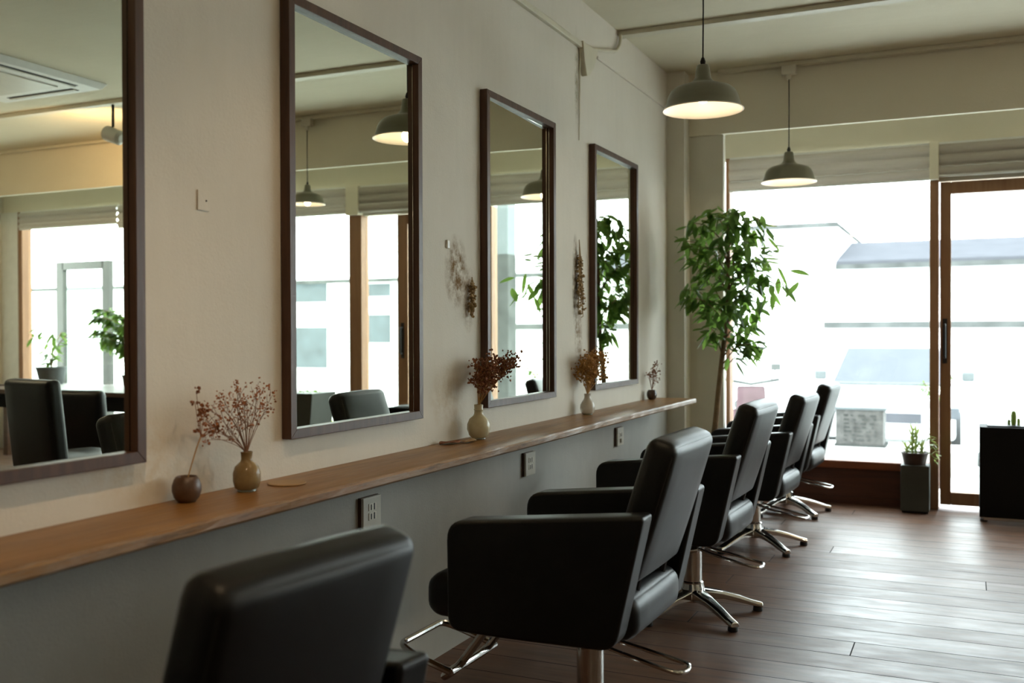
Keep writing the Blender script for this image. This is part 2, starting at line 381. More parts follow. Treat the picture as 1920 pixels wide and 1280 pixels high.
# front wall pieces
struct(obj('wall_front', bx(0, RX, WY-.03, WY+.1, 2.455, CZ), 'header'), 'cream painted wall band above the front windows')
struct(obj('wall_front', bx(7.20, RX, WY-.06, WY+.1, 0, 2.455), 'whitepaint'), 'pale pillar at the far right end of the windows')
def panel(x0, x1):
    struct(obj('wall_front', bx(x0, x1, WY-.05, WY+.05, 0, .255), 'panelwood'), 'dark stained wooden panel under the front window')
    struct(obj('trim_1', bx(x0, x1, WY-.075, WY+.08, .245, .30), 'sillwood', bevel=.006), 'reddish wooden window sill above the panel')
panel(.0, 1.545); panel(3.09, 7.20)
struct(obj('trim_2', bx(.0, 1.545, WY-.062, WY-.048, .0, .05), 'panelwood'))
# window frames
def post(x0, x1, z0=0, z1=2.455, mat='doorwood', y0=WY-.06, y1=WY+.06, lab=None): return struct(obj('window_frame', bx(x0, x1, y0, y1, z0, z1), mat, bevel=.004), lab)
post(.172, .202, .3, 2.455, 'doorwood', lab='slim wooden post of the window beside the pillar')
post(1.543, 1.600, 0, 2.205, lab='tall wooden post between the big window and the door')
post(1.543, 1.600, 2.205, 2.455, 'header', y0=WY-.112, lab='pale upper end of the post between the two blinds')
post(2.965, 3.09, 0, 2.205, lab='wooden post between sidelight and right-hand windows')
post(2.965, 3.09, 2.205, 2.455, 'header', y0=WY-.112, lab='pale upper end of the post beside the sidelight')
post(7.14, 7.2, .3, 2.455, lab='wooden post at the right end of the windows')
struct(obj('window_frame', bx(1.6, 2.965, WY-.03, WY+.05, 2.203, 2.455), 'header'), 'pale panel above the glass door')
def pane(n, x0, x1, z0, z1, lab):
    struct(obj('window_%d' % n, bx(x0, x1, WY+.015, WY+.021, z0, z1), 'glass'), lab)
pane(1, .0, 1.545, .3, 2.455, 'big front window pane looking onto a white car')
pane(2, 2.63, 2.965, .05, 2.225, 'narrow glass sidelight beside the door')
pane(3, 3.09, 7.14, .3, 2.455, 'large front window at the right part of the room, seen in the mirrors')
# a step further up: lintel over openings already = header; door
dr = thing('door_1', 'wood framed glass front door', 'door', (1.607, WY, 0)); dr['kind'] = 'structure'
DW = 2.628-1.607
obj('door_stile', bx(0, .068, -.025, .025, .03, 2.195), 'doorwood', dr, bevel=.004)
obj('door_stile', bx(DW-.10, DW, -.025, .025, .03, 2.195), 'doorwood', dr, bevel=.004)
obj('door_rail', bx(.068, DW-.10, -.024, .024, 2.115, 2.195), 'doorwood', dr, bevel=.004)
obj('door_rail', bx(.068, DW-.10, -.024, .024, .03, .115), 'doorwood', dr, bevel=.004)
obj('door_pane', bx(.068, DW-.10, -.004, .004, .115, 2.115), 'glass', dr)
def dhandle(x, p):
    b = B(); tube(b, rounded([(x, -.026, 1.02), (x, -.062, 1.02), (x, -.062, 1.24), (x, -.026, 1.24)], .02), .008, 10)
    obj('handle', b, 'blackmetal', p, smooth=True)
    obj('handle_plate', bx(x-.014, x+.014, -.03, -.024, .98, 1.28), 'blackmetal', p)
dhandle(.03, dr); dhandle(DW-.05, dr)

# ceiling tracks and the cable strip on the wall
def track(y, x0, x1, wdt, lab, skew=0):
    b = bx(x0, x1, y-wdt/2, y+wdt/2, CZ-.027, CZ-.001); t = tag(obj('lighting_track', b, 'track', bevel=.003), lab, 'lighting track'); t.data.transform(Matrix.Identity(4)); return t
track(5.34, .0, 7.4, .07, 'long cream lighting track across the ceiling, the nearer of two')
track(6.375, .32, 7.4, .05, 'cream lighting track along the top of the beam by the window')
b = B(); box(b, 0, .022, -3.5, 4.70, 2.622, 2.650)
tag(obj('cable_cover', b, 'track', bevel=.003), 'cream cable cover running along the wall above the mirrors', 'cable cover')
b = B(); tube(b, rounded([(.012, 4.78, 2.64), (.012, 5.05, 2.70), (.014, 5.24, 2.745), (.016, 5.30, 2.80), (.016, 5.31, 2.872)], .03), .010, 8)
tag(obj('cable_conduit', b, 'track', smooth=True), 'painted conduit bending from the wall box up to the ceiling track', 'conduit')
b = B(); prism_yz(b, [(4.68, 2.655), (4.90, 2.655), (4.84, 2.55), (4.77, 2.50), (4.735, 2.49), (4.70, 2.56)], 0, .03)
tag(obj('junction_box', b, 'track', bevel=.004), 'small painted junction bracket high on the wall', 'junction box')
b = B(); tube(b, [(.006, 4.695, 2.62), (.006, 4.69, 2.4), (.004, 4.685, 2.16)], [.005, .004, .002], 6)
tag(obj('wall_cable', b, 'track', smooth=True), 'thin stained cable dropping down the wall below the junction bracket', 'cable')
b = B(); box(b, 0, .012, 4.95, 6.30, 2.632, 2.648)
tag(obj('cable_cover', b, 'wall', bevel=.003), 'faint painted-over cable cover on the wall towards the pillar', 'cable cover')

# ---------------------------------------------------------------- blinds
def blind(x0, x1, z0, z1, lab, folds):
    t = thing('roman_blind', lab, 'blind', ((x0+x1)/2, WY-.07, z1), group='roman blinds above the front windows'); L = (x1-x0)/2
    obj('headrail', bx(-L, L, -.005, .03, -.02, 0), 'whitepaint', t)
    H = z1-z0; b = B(); pts = []; n = folds*6
    for i in range(n+1):
        u = i/n; z = -.015-u*(H-.03); ph = (u*folds) % 1; pts.append((-.012-.022*sin(pi*ph)**.7 if i < n else -.012, z))
    back = [(y+.006, z) for y, z in reversed(pts)]
    prism_yz(b, pts+back, -L, L); obj('fabric', b, 'blind', t, smooth=True)
    b = B(); tube(b, [(-L, -.014, -H+.012), (L, -.014, -H+.012)], .009, 8); obj('bottom_bar', b, 'whitepaint', t, smooth=True)
    b = B(); zz = -H*.70
    tube(b, [(-L*.98+2*L*.98*i/30, -.03, zz+.003*sin(i*2.1)) for i in range(31)], .0035, 6); obj('pleat_rod', b, 'whitepaint', t, smooth=True)
    return t
blind(.205, 1.543, 2.20, 2.455, 'pale roman blind gathered above the big window left of the door', 3)
blind(1.602, 2.964, 2.217, 2.455, 'pale roman blind gathered above the glass door', 3)
blind(3.092, 5.77, 2.215, 2.455, 'pale roman blind seen in the second mirror above the right-hand window', 3)
blind(5.78, 7.14, 2.26, 2.455, 'pale roman blind seen in the nearest mirror above the window end', 3)

# ================================================================ SHELF
def shelf():
    b = B(); N = 90; ya, yb = -1.2, 6.0; rows = []
    rnd = random.Random(3); off = [rnd.uniform(-.0035, .0035) for _ in range(N+1)]
    for i in range(N+1):
        y = ya+(yb-ya)*i/N; xf = .262+off[i]*.6+.004*sin(y*2.3)
        rows.append([b.verts.new(p) for p in ((0, y, .760), (xf-.006, y, .760+off[i]*.2), (xf, y, .766), (xf+off[i]*.4, y, .783), (xf-.005, y, .789), (0, y, .789))])
    for A, C in zip(rows, rows[1:]):
        for k in range(6): b.faces.new((A[k], A[(k+1) % 6], C[(k+1) % 6], C[k]))
    b.faces.new(rows[0]); b.faces.new(rows[-1])
    return tag(obj('wall_shelf', b, 'shelf'), 'long worn wooden shelf running along the wall below all mirrors', 'shelf')
shelf()
b = B(); prism_xz(b, [(.0, .76), (.22, .76), (.22, .735), (.04, .52), (.0, .52)], -.02, .02)
tag(obj('shelf_bracket', b, 'frame', loc=(0, 1.02, 0), bevel=.003), 'dark wooden bracket holding the shelf beside the nearest chair', 'bracket')

# ================================================================ MIRRORS
def wall_mirror(y0, y1, z0, z1, lab, yaw=0):
    D, F = .034, .028
    t = thing('wall_mirror', lab, 'mirror', (0, (y0+y1)/2, z0), group='wooden framed wall mirrors above the shelf'); h = (y1-y0)/2; H = z1-z0
    def member(pts):
        b = B(); prism_yz(b, pts, .002, D); obj('frame_rail', b, 'frame', t, bevel=.0015, segs=2)
    member([(-h, 0), (h, 0), (h-F, F), (-h+F, F)]); member([(-h, H), (h, H), (h-F, H-F), (-h+F, H-F)])
    member([(-h, 0), (-h, H), (-h+F, H-F), (-h+F, F)]); member([(h, 0), (h, H), (h-F, H-F), (h-F, F)])
    obj('mirror_glass', bx(-.003, .003, -h+F*.95, h-F*.95, F*.8, H-F*.8), 'mirror', t, loc=(.010, 0, 0), rot=(0, 0, radians(yaw)))
    b = B(); e = h-F-.0015; zt = H-F-.0015
    box(b, .009, .011, -e, e, zt-.001, zt); box(b, .009, .011, -e, e, F+.0015, F+.0025); box(b, .009, .013, -e, -e+.003, F, zt); box(b, .009, .013, e-.003, e, F, zt)
    obj('inner_bead', b, 'chrome', t, lab and None)
    return t
wall_mirror(1.00, 1.755, .898, 2.165, 'nearest framed mirror, cut off at the left, reflecting an air conditioner')
wall_mirror(2.300, 3.055, .8965, 2.164, 'framed mirror second from the camera, reflecting a lamp and wooden posts', .12)
wall_mirror(3.573, 4.303, .8955, 2.171, 'third framed mirror, with dried flowers in front of its lower corner', 1.45)
wall_mirror(4.835, 5.574, .897, 2.168, 'farthest framed mirror, reflecting the tall green tree')

# ================================================================ OUTLETS, SWITCH
def outlet(y, lab, extra):
    t = thing('power_outlet', lab, 'outlet', (0, y, .565), group='power outlets under the shelf')
    obj('back_box', bx(0, .010, -.054, .054, 0, .103), 'frame', t, bevel=.002)
    obj('cover_plate', bx(.010, .020, -.052, .054, .001, .102), 'plategrey', t, bevel=.003)
    for zc in ((.068, .038) if extra else (.060,)):
        b = B(); box(b, .0195, .0225, -.022, .022, zc-.011, zc+.013); s = obj('socket', b, 'plate', t, bevel=.002)
        b = B(); box(b, .022, .0235, -.012, -.007, zc-.008, zc+.010); box(b, .022, .0235, .006, .0115, zc-.009, zc+.012)
        obj('slot', b, 'hole', s)
    if not extra:
        obj('earth_cover', bx(.020, .030, -.014, .012, .018, .040), 'plategrey', t, bevel=.002)
outlet(2.742, 'grey twin power outlet under the shelf, just above the nearest chair', True)
outlet(4.03, 'power outlet under the shelf behind the big chair arm', True)
outlet(5.285, 'small power outlet under the far end of the shelf', False)
t = thing('blank_plate', 'small white plate on the wall between the two nearest mirrors', 'wall plate', (0, 1.985, 1.538))
obj('plate', bx(0, .004, -.022, .022, -.026, .026), 'wall', t, bevel=.002); obj('screw', lathe(B(), [(.0025, 0), (.002, .002)], 8), 'hole', t, loc=(.004, .008, .0), rot=(0, pi/2, 0))
tag(obj('wall_hook', bx(0, .008, -.011, .011, -.016, .016), 'plate', loc=(0, 3.296, 1.53), bevel=.003), 'tiny white plastic plate on the wall above the brown stain', 'wall plate')

# ================================================================ VASES
def vase(kind, x, y, s, hs, lab, group='small vases on the shelf'):
    t = thing('bud_vase', lab, 'vase', (x, y, .789), group=group)
    if kind == 'ball':
        p = [(.018, 0), (.030, .002), (.043, .014), (.050, .032), (.0495, .048), (.043, .064), (.037, .071), (.034, .0735), (.031, .071), (.034, .055), (.034, .02)]
    elif kind == 'bottle':
        p = [(.028, .006), (.040, .012), (.0465, .035), (.0465, .060), (.040, .080), (.027, .092), (.0205, .098), (.0185, .106), (.0195, .122), (.021, .128), (.018, .129), (.0165, .122), (.0155, .105)]
    elif kind == 'globe':
        p = [(.030, .004), (.046, .016), (.056, .040), (.055, .062), (.044, .084), (.026, .097), (.0215, .105), (.0205, .118), (.0235, .121), (.0205, .125), (.0215, .142), (.0185, .143), (.017, .12), (.017, .105)]
    else:
        p = [(.030, .004), (.042, .014), (.0475, .034), (.045, .056), (.034, .074), (.024, .086), (.020, .100), (.021, .114), (.0225, .117), (.018, .118), (.017, .10)]
    mat = {'ball': 'vase_brown', 'bottle': 'vase_tan', 'globe': 'vase_cream', 'pear': 'vase_pale'}[kind]
    if kind == 'ball' and s < .65: mat = 'dark_vase'
    obj('body', lathe(B(), [(r*s, z*hs) for r, z in p], 40, cap1=False), mat, t, smooth=True, angle=60)
    if kind != 'ball': obj('foot', lathe(B(), [(.030*s, 0), (.033*s, .002), (.032*s, .008*hs), (.026*s, .009*hs)], 32), 'glassfoot', t, smooth=True)
    return t
def blossom(b, p, r, n, rnd, spread):
    for _ in range(n):
        c = Vector(p)+Vector((rnd.gauss(0, spread), rnd.gauss(0, spread), rnd.gauss(0, spread*1.3)))
        rr = r*rnd.uniform(.5, 1.2); a = Vector((rnd.uniform(-1, 1), rnd.uniform(-1, 1), rnd.uniform(-1, 1))).normalized(); q = a.orthogonal().normalized(); w_ = a.cross(q)
        # small curled five-point husk
        top = b.verts.new(c+a*rr*.9); ring = [b.verts.new(c+rr*(cos(k*2*pi/5)*q+sin(k*2*pi/5)*w_)*rnd.uniform(.7, 1.2)-a*rr*rnd.uniform(-.3, .5)) for k in range(5)]
        bot = b.verts.new(c-a*rr*.25)
        for k in range(5):
            b.faces.new((top, ring[k], ring[(k+1) % 5])); b.faces.new((bot, ring[(k+1) % 5], ring[k]))
def bouquet(x, y, z, targets, stem_r, smat, fmat, lab, rnd, fr=.007, fn=14, sp=.012, branch=3, group='dried bouquets in the vases'):
    t = thing('dried_bouquet', lab, 'dried flowers', (x, y, z), group=group)
    for i, (dx, dy, dz) in enumerate(targets):
        b = B(); s0 = Vector((rnd.uniform(-.004, .004), rnd.uniform(-.004, .004), -.06 if z > .86 else -.045)); neck = Vector((dx*.04, dy*.04, 0)); tip = Vector((dx, dy, dz))
        P = curve([s0, neck, neck.lerp(tip, .5)+Vector((rnd.gauss(0, .006), rnd.gauss(0, .006), .012)), tip], 7)
        tube(b, P, [stem_r*(1-.55*k/len(P)) for k in range(len(P))], 5)
        fb = B()
        for j in range(branch):
            k = int(len(P)*(.5+.45*(j+.5)/branch)); base = P[min(k, len(P)-2)]
            e = base+Vector((rnd.gauss(0, .018), rnd.gauss(0, .018), rnd.uniform(.008, .045)))
            tube(b, [base, base.lerp(e, .5)+Vector((0, 0, .003)), e], [stem_r*.6, stem_r*.5, stem_r*.35], 4)
            blossom(fb, e, fr, max(2, fn//3), rnd, sp*.7)
        blossom(fb, tip, fr, fn, rnd, sp)
        st = obj('stem', b, smat, t, smooth=True); obj('blossoms', fb, fmat, st)
    return t
def at_wall(px, py): pass
rnd = random.Random(11)
vase('ball', .052, 1.865, .70, .86, 'round brown stoneware vase holding one bent stem, nearest on the shelf')
vase('bottle', .078, 2.055, .76, .80, 'tan glazed bottle vase beside the round brown one')
vase('globe', .068, 3.42, .80, .93, 'cream globe-bodied bottle vase below the gap before the third mirror')
vase('pear', .062, 4.64, .78, .88, 'pale glass bottle vase between the two far mirrors')
vase('ball', .045, 5.80, .62, .80, 'small dark round vase at the far end of the shelf')
# single bent stem in the brown vase
t = thing('dried_flower', 'single long dried stem leaning from the round brown vase', 'dried flowers', (.046, 1.86, .79))
b = B(); P = curve([(0, 0, .006), (.005, .012, .06), (.01, .035, .125), (.012, .052, .160)], 8); tube(b, P, .0016, 5); st = obj('stem', b, 'straw', t, smooth=True)
b = B()
for tp in ((.012, .045, .20), (.015, .06, .215), (.008, .04, .175), (.018, .10, .178), (.015, .09, .165), (.012, .115, .160), (.02, .02, .24), (.015, .03, .265)):
    tube(b, [(.012, .048, .152), (.013, (tp[1]+.05)/2, (tp[2]+.152)/2+.006), tp], .0009, 4); blossom(b, tp, .0055, 5, rnd, .005)
blossom(b, (.013, .045, .215), .007, 6, rnd, .004); blossom(b, (.013, .060, .225), .007, 6, rnd, .004)
obj('seed_heads', b, 'umber', st)
# bouquets
tg = []
for i in range(24):
    u = i/23; a = -1.25+1.85*u; L = rnd.uniform(.12, .190)*(1-.15*abs(u-.5))
    tg.append((rnd.uniform(-.035, .03), sin(a)*L*1.1, cos(a)*L*.98))
bouquet(.078, 2.055, .891, tg, .0012, 'brownstem', 'rust', 'airy rust-brown dried bouquet fanning from the tan bottle vase', rnd, .0038, 8, .007, 4)
tg = []
for i in range(17):
    tg.append((rnd.uniform(-.02, .10), rnd.uniform(-.015, .17), rnd.uniform(.08, .165)))
bouquet(.068, 3.42, .922, tg, .0022, 'straw', 'umber', 'bushy brown dried bouquet in the cream globe vase', rnd, .0065, 26, .014, 4)
tg = [(rnd.uniform(-.035, .05), rnd.uniform(-.05, .16), rnd.uniform(.08, .20)) for i in range(20)]
bouquet(.062, 4.64, .892, tg, .0022, 'straw', 'ochre', 'ochre dried bouquet in the pale bottle vase', rnd, .007, 20, .015, 4)
tg = [(rnd.uniform(-.02, .03), rnd.uniform(-.06, .06), rnd.uniform(.05, .15)) for i in range(8)]
bouquet(.045, 5.80, .849, tg, .0018, 'brownstem', 'umber', 'thin dark dried sprig in the small dark vase', rnd, .006, 7, .008, 3)
# dried bunches hanging on the wall
def hanging(y, z, L, wdt, lab, mat, n, r):
    t = thing('hanging_dried_bunch', lab, 'dried flowers', (0, y, z), group='dried bunches hanging on the wall'); b = B(); f = B()
    for i in range(n):
        e = Vector((rnd.uniform(.008, .03), rnd.gauss(0, wdt), -L*rnd.uniform(.5, 1)))
        tube(b, curve([(.012, 0, 0), (.018, e.y*.4, -L*.35), e], 5), .0018, 4)
        for q in range(4): blossom(f, Vector((.015, 0, 0)).lerp(e, .35+.2*q), r, 3, rnd, .006)
    obj('stems', b, 'drygrey', t, smooth=True); obj('husks', f, mat, t)
hanging(3.478, 1.415, .16, .016, 'small brown dried bunch hung on the wall left of the third mirror', 'drygrey', 9, .008)
hanging(4.662, 1.66, .40, .022, 'long grey-brown dried bunch hung on the wall left of the farthest mirror', 'drygrey', 14, .009)
# disc and dry leaves on the shelf
tag(obj('wooden_coaster', lathe(B(), [(.050, 0), (.052, .002), (.050, .004)], 40), 'pad', loc=(.095, 2.20, .7892), smooth=True), 'thin round wooden disc lying beside the tan bottle vase', 'coaster')
def dryleaf(x, y, rz, L, lab, mat):
    b = B(); n = 8; top = []
    for i in range(n+1):
        u = i/n; wv = .3*L*sin(pi*u)**.8+.0004; zc = .0035+.004*sin(u*5)**2
        top.append((b.verts.new((L*(u-.5), wv, zc+.002)), b.verts.new((L*(u-.5), 0, zc)), b.verts.new((L*(u-.5), -wv, zc+.003))))
    for a, c in zip(top, top[1:]):
        b.faces.new((a[0], a[1], c[1], c[0])); b.faces.new((a[1], a[2], c[2], c[1]))
    o = obj('dry_leaf', b, mat, loc=(x, y, .789), rot=(0, 0, rz), smooth=True); o.modifiers.new('s', 'SOLIDIFY').thickness = .0012
    return tag(o, lab, 'leaf', 'dry leaves on the shelf')
dryleaf(.05, 3.22, 1.3, .11, 'curled dry leaf on the shelf before the cream globe vase', 'umber')
dryleaf(.085, 3.30, 1.8, .10, 'paler dry leaf on the shelf touching the cream globe vase', 'pad')

# ================================================================ STYLING CHAIRS
def make_chair():
    t = thing('styling_chair', '', 'chair', group='black styling chairs facing the mirrors')
    # local: -x towards mirror, +x rear; origin at the pedestal on the floor
    base = thing_part('base', t)
    hub = obj('hub', lathe(B(), [(.052, .055), (.060, .062), (.060, .085), (.050, .115), (.0465, .13)], 36), 'chrome', t, smooth=True)
    for k in range(5):
        a = radians(-112+72*k); d = Vector((cos(a), sin(a), 0)); s = Vector((-sin(a), cos(a), 0)); b = B(); rings = []
        for (q, wd, zt, zb) in ((.02, .034, .112, .062), (.07, .033, .104, .064), (.13, .027, .092, .062), (.20, .0225, .072, .044), (.27, .0205, .047, .024), (.305, .020, .038, .018)):
            c = d*q; rings.append([b.verts.new(c+s*yy+Vector((0, 0, zz))) for yy, zz in ((-wd, zb), (-wd, zt-.010), (-wd*.6, zt), (wd*.6, zt), (wd, zt-.010), (wd, zb))])
        for A, C in zip(rings, rings[1:]):
            for i in range(6): b.faces.new((A[i], A[(i+1) % 6], C[(i+1) % 6], C[i]))
        b.faces.new(rings[0]); b.faces.new(rings[-1])
        lg = obj('base_leg', b, 'chrome', t, bevel=.003, segs=2)
        obj('glide', lathe(B(), [(.019, 0), (.021, .004), (.020, .018), (.012, .024)], 20, tuple(d*.288)), 'rubber', lg, smooth=True)
    obj('pedestal', lathe(B(), [(.0465, .12), (.0465, .135), (.0405, .14), (.0405, .315), (.043, .318), (.043, .335)], 36), 'chrome', t, smooth=True)
    obj('under_plate', bx(-.16, .14, -.12, .12, .330, .352), 'blackmetal', t, bevel=.006)
    # pump pedal: long narrow chrome loop behind
    b = B(); tube(b, rounded([(.03, -.035, .285), (.09, -.040, .268), (.25, -.046, .236), (.285, -.044, .230), (.300, .0, .228), (.295, .038, .232), (.26, .042, .238), (.09, .038, .270), (.03, .034, .286)], .022), .0065, 10)
    pp = obj('pump_pedal', b, 'chrome', t, smooth=True)
    b = B(); tube(b, [(-.005, -.062, .275), (.03, -.052, .28), (.035, .05, .28)], .011, 10); obj('pedal_joint', b, 'chrome', pp, smooth=True)
    # footrest
    b = B()
    tube(b, rounded([(-.15, -.085, .34), (-.25, -.088, .335), (-.30, -.090, .30), (-.40, -.095, .165), (-.455, -.095, .125), (-.47, -.02, .12), (-.47, .02, .12), (-.455, .095, .125), (-.40, .095, .165), (-.30, .09, .30), (-.25, .088, .335), (-.15, .085, .34)], .03), .013, 10)
    fr = obj('footrest', b, 'chrome', t, smooth=True)
    b = B(); tube(b, rounded([(-.395, -.150, .168), (-.53, -.150, .205), (-.585, -.13, .225), (-.585, .13, .225), (-.53, .150, .205), (-.395, .150, .168)], .04), .011, 10); obj('foot_bar', b, 'chrome', fr, smooth=True)
    b = B(); tube(b, [(-.395, -.150, .168), (-.395, .150, .168)], .010, 10); obj('foot_crossbar', b, 'chrome', fr, smooth=True)
    # seat
    o = obj('seat', rotm(cushion(.330, .226, .064, .045, (.006, 0, .012)), Matrix.Translation((-.115, 0, .415))), 'leather', t, smooth=True, angle=80)
    # arms
    pts = fillet2([(-.315, .350), (-.318, .662), (.272, .720), (.188, .354), (-.13, .348)], [.045, .055, .022, .045, .1])
    for s in (-1, 1):
        a = obj('armrest', prism_xz(B(), pts, s*.229, s*.315), 'leather', t, bevel=.017, segs=4)
        inner = [(x*.985-.002, .53+(z-.53)*.985) for x, z in pts]
        b = B(); tube(b, [(x, s*.2985, z) for x, z in [(x*1.0, z) for x, z in offset_in(pts, .0035)]], .0028, 6, closed=True); obj('piping', b, 'seam', a, smooth=True)
    # back
    ang = radians(17.5); R = Matrix.Translation((.228, 0, .708)) @ Matrix.Rotation(ang, 4, 'Y')
    bk = obj('backrest', rotm(cushion(.043, .212, .205, .028, (.010, .0, .006), mid=6), R), 'leather', t, smooth=True, angle=80)
    for sx in (-1, 1):
        hy, hz, r = .212-.010, .205-.010, .03; loop = fillet2([(-hy, -hz), (hy, -hz), (hy, hz), (-hy, hz)], [r]*4)
        b = B(); tube(b, [(R @ Vector((sx*.0345, y, z))) for y, z in loop], .0026, 6, closed=True); obj('piping', b, 'seam', bk, smooth=True)
    # steel link between seat and back
    b = B()
    for s in (-1, 1): b = B(); tube(b, rounded([(.10, s*.12, .352), (.16, s*.12, .352), (.19, s*.12, .50), (.225, s*.12, .62)], .03), .010, 8); obj('back_bracket', b, 'blackmetal', t, smooth=True)
    bpy.data.objects.remove(base)
    return t
def thing_part(name, p):
    o = bpy.data.objects.new(name, None); COL.objects.link(o); o.parent = p; return o
def offset_in(pts, d):
    c = Vector((sum(p[0] for p in pts)/len(pts), sum(p[1] for p in pts)/len(pts))); out = []
    for p in pts:
        v = Vector(p)-c; out.append(tuple(c+v*(1-d/v.length)))
    return out
BODY = ('under_plate', 'seat', 'armrest', 'backrest', 'back_bracket', 'footrest', 'pump_pedal')
def dup(root):
    r = root.copy(); COL.objects.link(r)
    for ch in list(root.children):
        c = ch.copy(); COL.objects.link(c); c.parent = r
        for g in ch.children:
            d = g.copy(); COL.objects.link(d); d.parent = c
    return r
def place(r, x, y, rz, lift, lab, low=False):
    r.location = (x, y, 0); r.rotation_euler = (0, 0, rz); r['label'] = lab
    for c in r.children:
        n = c.name.split('.')[0]
        if n in ('under_plate', 'seat', 'armrest', 'backrest', 'back_bracket', 'footrest', 'pump_pedal'): c.location.z = lift-(.05 if (low and n in ('armrest', 'seat', 'under_plate', 'back_bracket')) else 0)
ch = make_chair()
spots = [(.622, 1.235, -7, -.025, 'nearest black salon chair, blurred, mostly its tall back, cut off below'),
         (.750, 2.80, -1, 0, 'large black salon chair in the middle, its whole side arm in view'),
         (.710, 4.17, -2, .0, 'black salon chair standing third, its chrome pedestal and star base fully visible'),
         (.690, 5.60, -3, -.045, 'black salon chair standing fourth, with pump pedal sticking out over its star base'),
         (.68, 6.75, -3, -.045, 'farthest black salon chair against the bright window')]
chairs = []
for i, (x, y, r, lf, lab) in enumerate(spots):
    c = ch if i == 0 else dup(ch); chairs.append(c); place(c, x, y, radians(r), lf, lab, i == 0)

# ================================================================ LAMPS
def lamp(x, y, zr, s, lab, power, cord_top=CZ, adaptor=False):
    t = thing('pendant_lamp', lab, 'lamp', (x, y, zr), group='enamel pendant lamps')
    pr = [(.172, 0), (.163, .010), (.157, .03), (.150, .055), (.138, .078), (.120, .094), (.090, .104), (.068, .110), (.048, .120), (.038, .132), (.034, .141), (.031, .165), (.027, .188), (.024, .192), (.010, .194)]
    pr = [(r*s, z*s) for r, z in pr]
    inn = [(r-.003, z-.001) for r, z in pr[:10]]
    obj('shade', lathe(B(), pr, 48, cap0=False), 'enamel_out', t, smooth=True, angle=60)
    sh = t.children[0]
    obj('shade_lining', lathe(B(), inn, 48, cap0=False), 'enamel_in', sh, smooth=True, angle=60)
    b = B(); tube(b, [(.1715*s*cos(2*pi*k/48), .1715*s*sin(2*pi*k/48), 0) for k in range(48)], .0022, 6, closed=True); obj('rim', b, 'enamel_in', sh, smooth=True)
    obj('bulb', lathe(B(), [(.004, .028*s), (.018*s, .034*s), (.029*s, .055*s), (.022*s, .082*s), (.013*s, .100*s), (.012*s, .118*s)], 24), 'bulb', t, smooth=True)
    b = B(); tube(b, [(0, 0, .196*s), (0, 0, .208*s), (0, 0, .225*s)], [.010*s, .012*s, .006*s], 12); obj('cord_grip', b, 'cord', t, smooth=True)
    b = B(); tube(b, [(0, 0, .21*s), (.002, 0, (cord_top-zr)*.6), (0, 0, cord_top-zr-.03)], .0033, 8); obj('cord', b, 'cord', t, smooth=True)
    if adaptor:
        obj('track_adaptor', bx(-.045, .045, -.02, .02, CZ-zr-.085, CZ-zr-.026), 'plate', t, bevel=.004)
        obj('adaptor_neck', bx(-.014, .014, -.014, .014, CZ-zr-.115, CZ-zr-.08), 'plate', t, bevel=.003)
    else: obj('ceiling_rose', lathe(B(), [(.045, CZ-zr-.02), (.045, CZ-zr-.001)], 24), 'plate', t, smooth=True)
    ld = bpy.data.lights.new('lamp_light', 'POINT'); ld.energy = power; ld.color = (1, .76, .50); ld.shadow_soft_size = .03*s
    lo = bpy.data.objects.new('lamp_light', ld); COL.objects.link(lo); lo.parent = t; lo.location = (0, 0, .012)
    return t
LP = 0.7
lamp(.742, 4.237, 2.150, 1.0, 'large grey-green enamel pendant lamp hanging nearest, its white inside lit', LP)
lamp(.765, 6.345, 2.125, .97, 'farther enamel pendant lamp hanging on the track before the window', LP, adaptor=True)
lamp(2.87, 6.345, 2.19, .78, 'small pendant lamp seen only in the second mirror, at its left edge', LP*.6, adaptor=True)
def fill_globe(x, y, z, p, lab):  # unseen globes, added to lift the light on ceiling, beam and walls
    t = thing('fill_globe', lab, 'lamp', (x, y, z), group='added opal fill globes out of view')
    obj('globe', lathe(B(), [(.11*sin(pi*k/14)+.0005, -.11*cos(pi*k/14)) for k in range(1, 14)], 28), 'opal', t, smooth=True)
    b = B(); tube(b, [(0, 0, .105), (0, 0, CZ-z-.01)], .004, 8); obj('cord', b, 'cord', t, smooth=True)
    ld = bpy.data.lights.new('fill_globe_light', 'POINT'); ld.energy = p; ld.color = (1, .80, .56); ld.shadow_soft_size = .12
    lo = bpy.data.objects.new('fill_globe_light', ld); COL.objects.link(lo); lo.parent = t; lo.location = (0, 0, -.0)
for (x, y, p, lab) in ((3.3, .8, 18, 'added opal fill globe right of the camera, unseen'), (5.0, 4.0, 88, 'added opal fill globe deep in the right part of the room, unseen'), (3.2, -1.9, 24, 'added opal fill globe at the back of the room, unseen')): fill_globe(x, y, 2.30, p, lab)
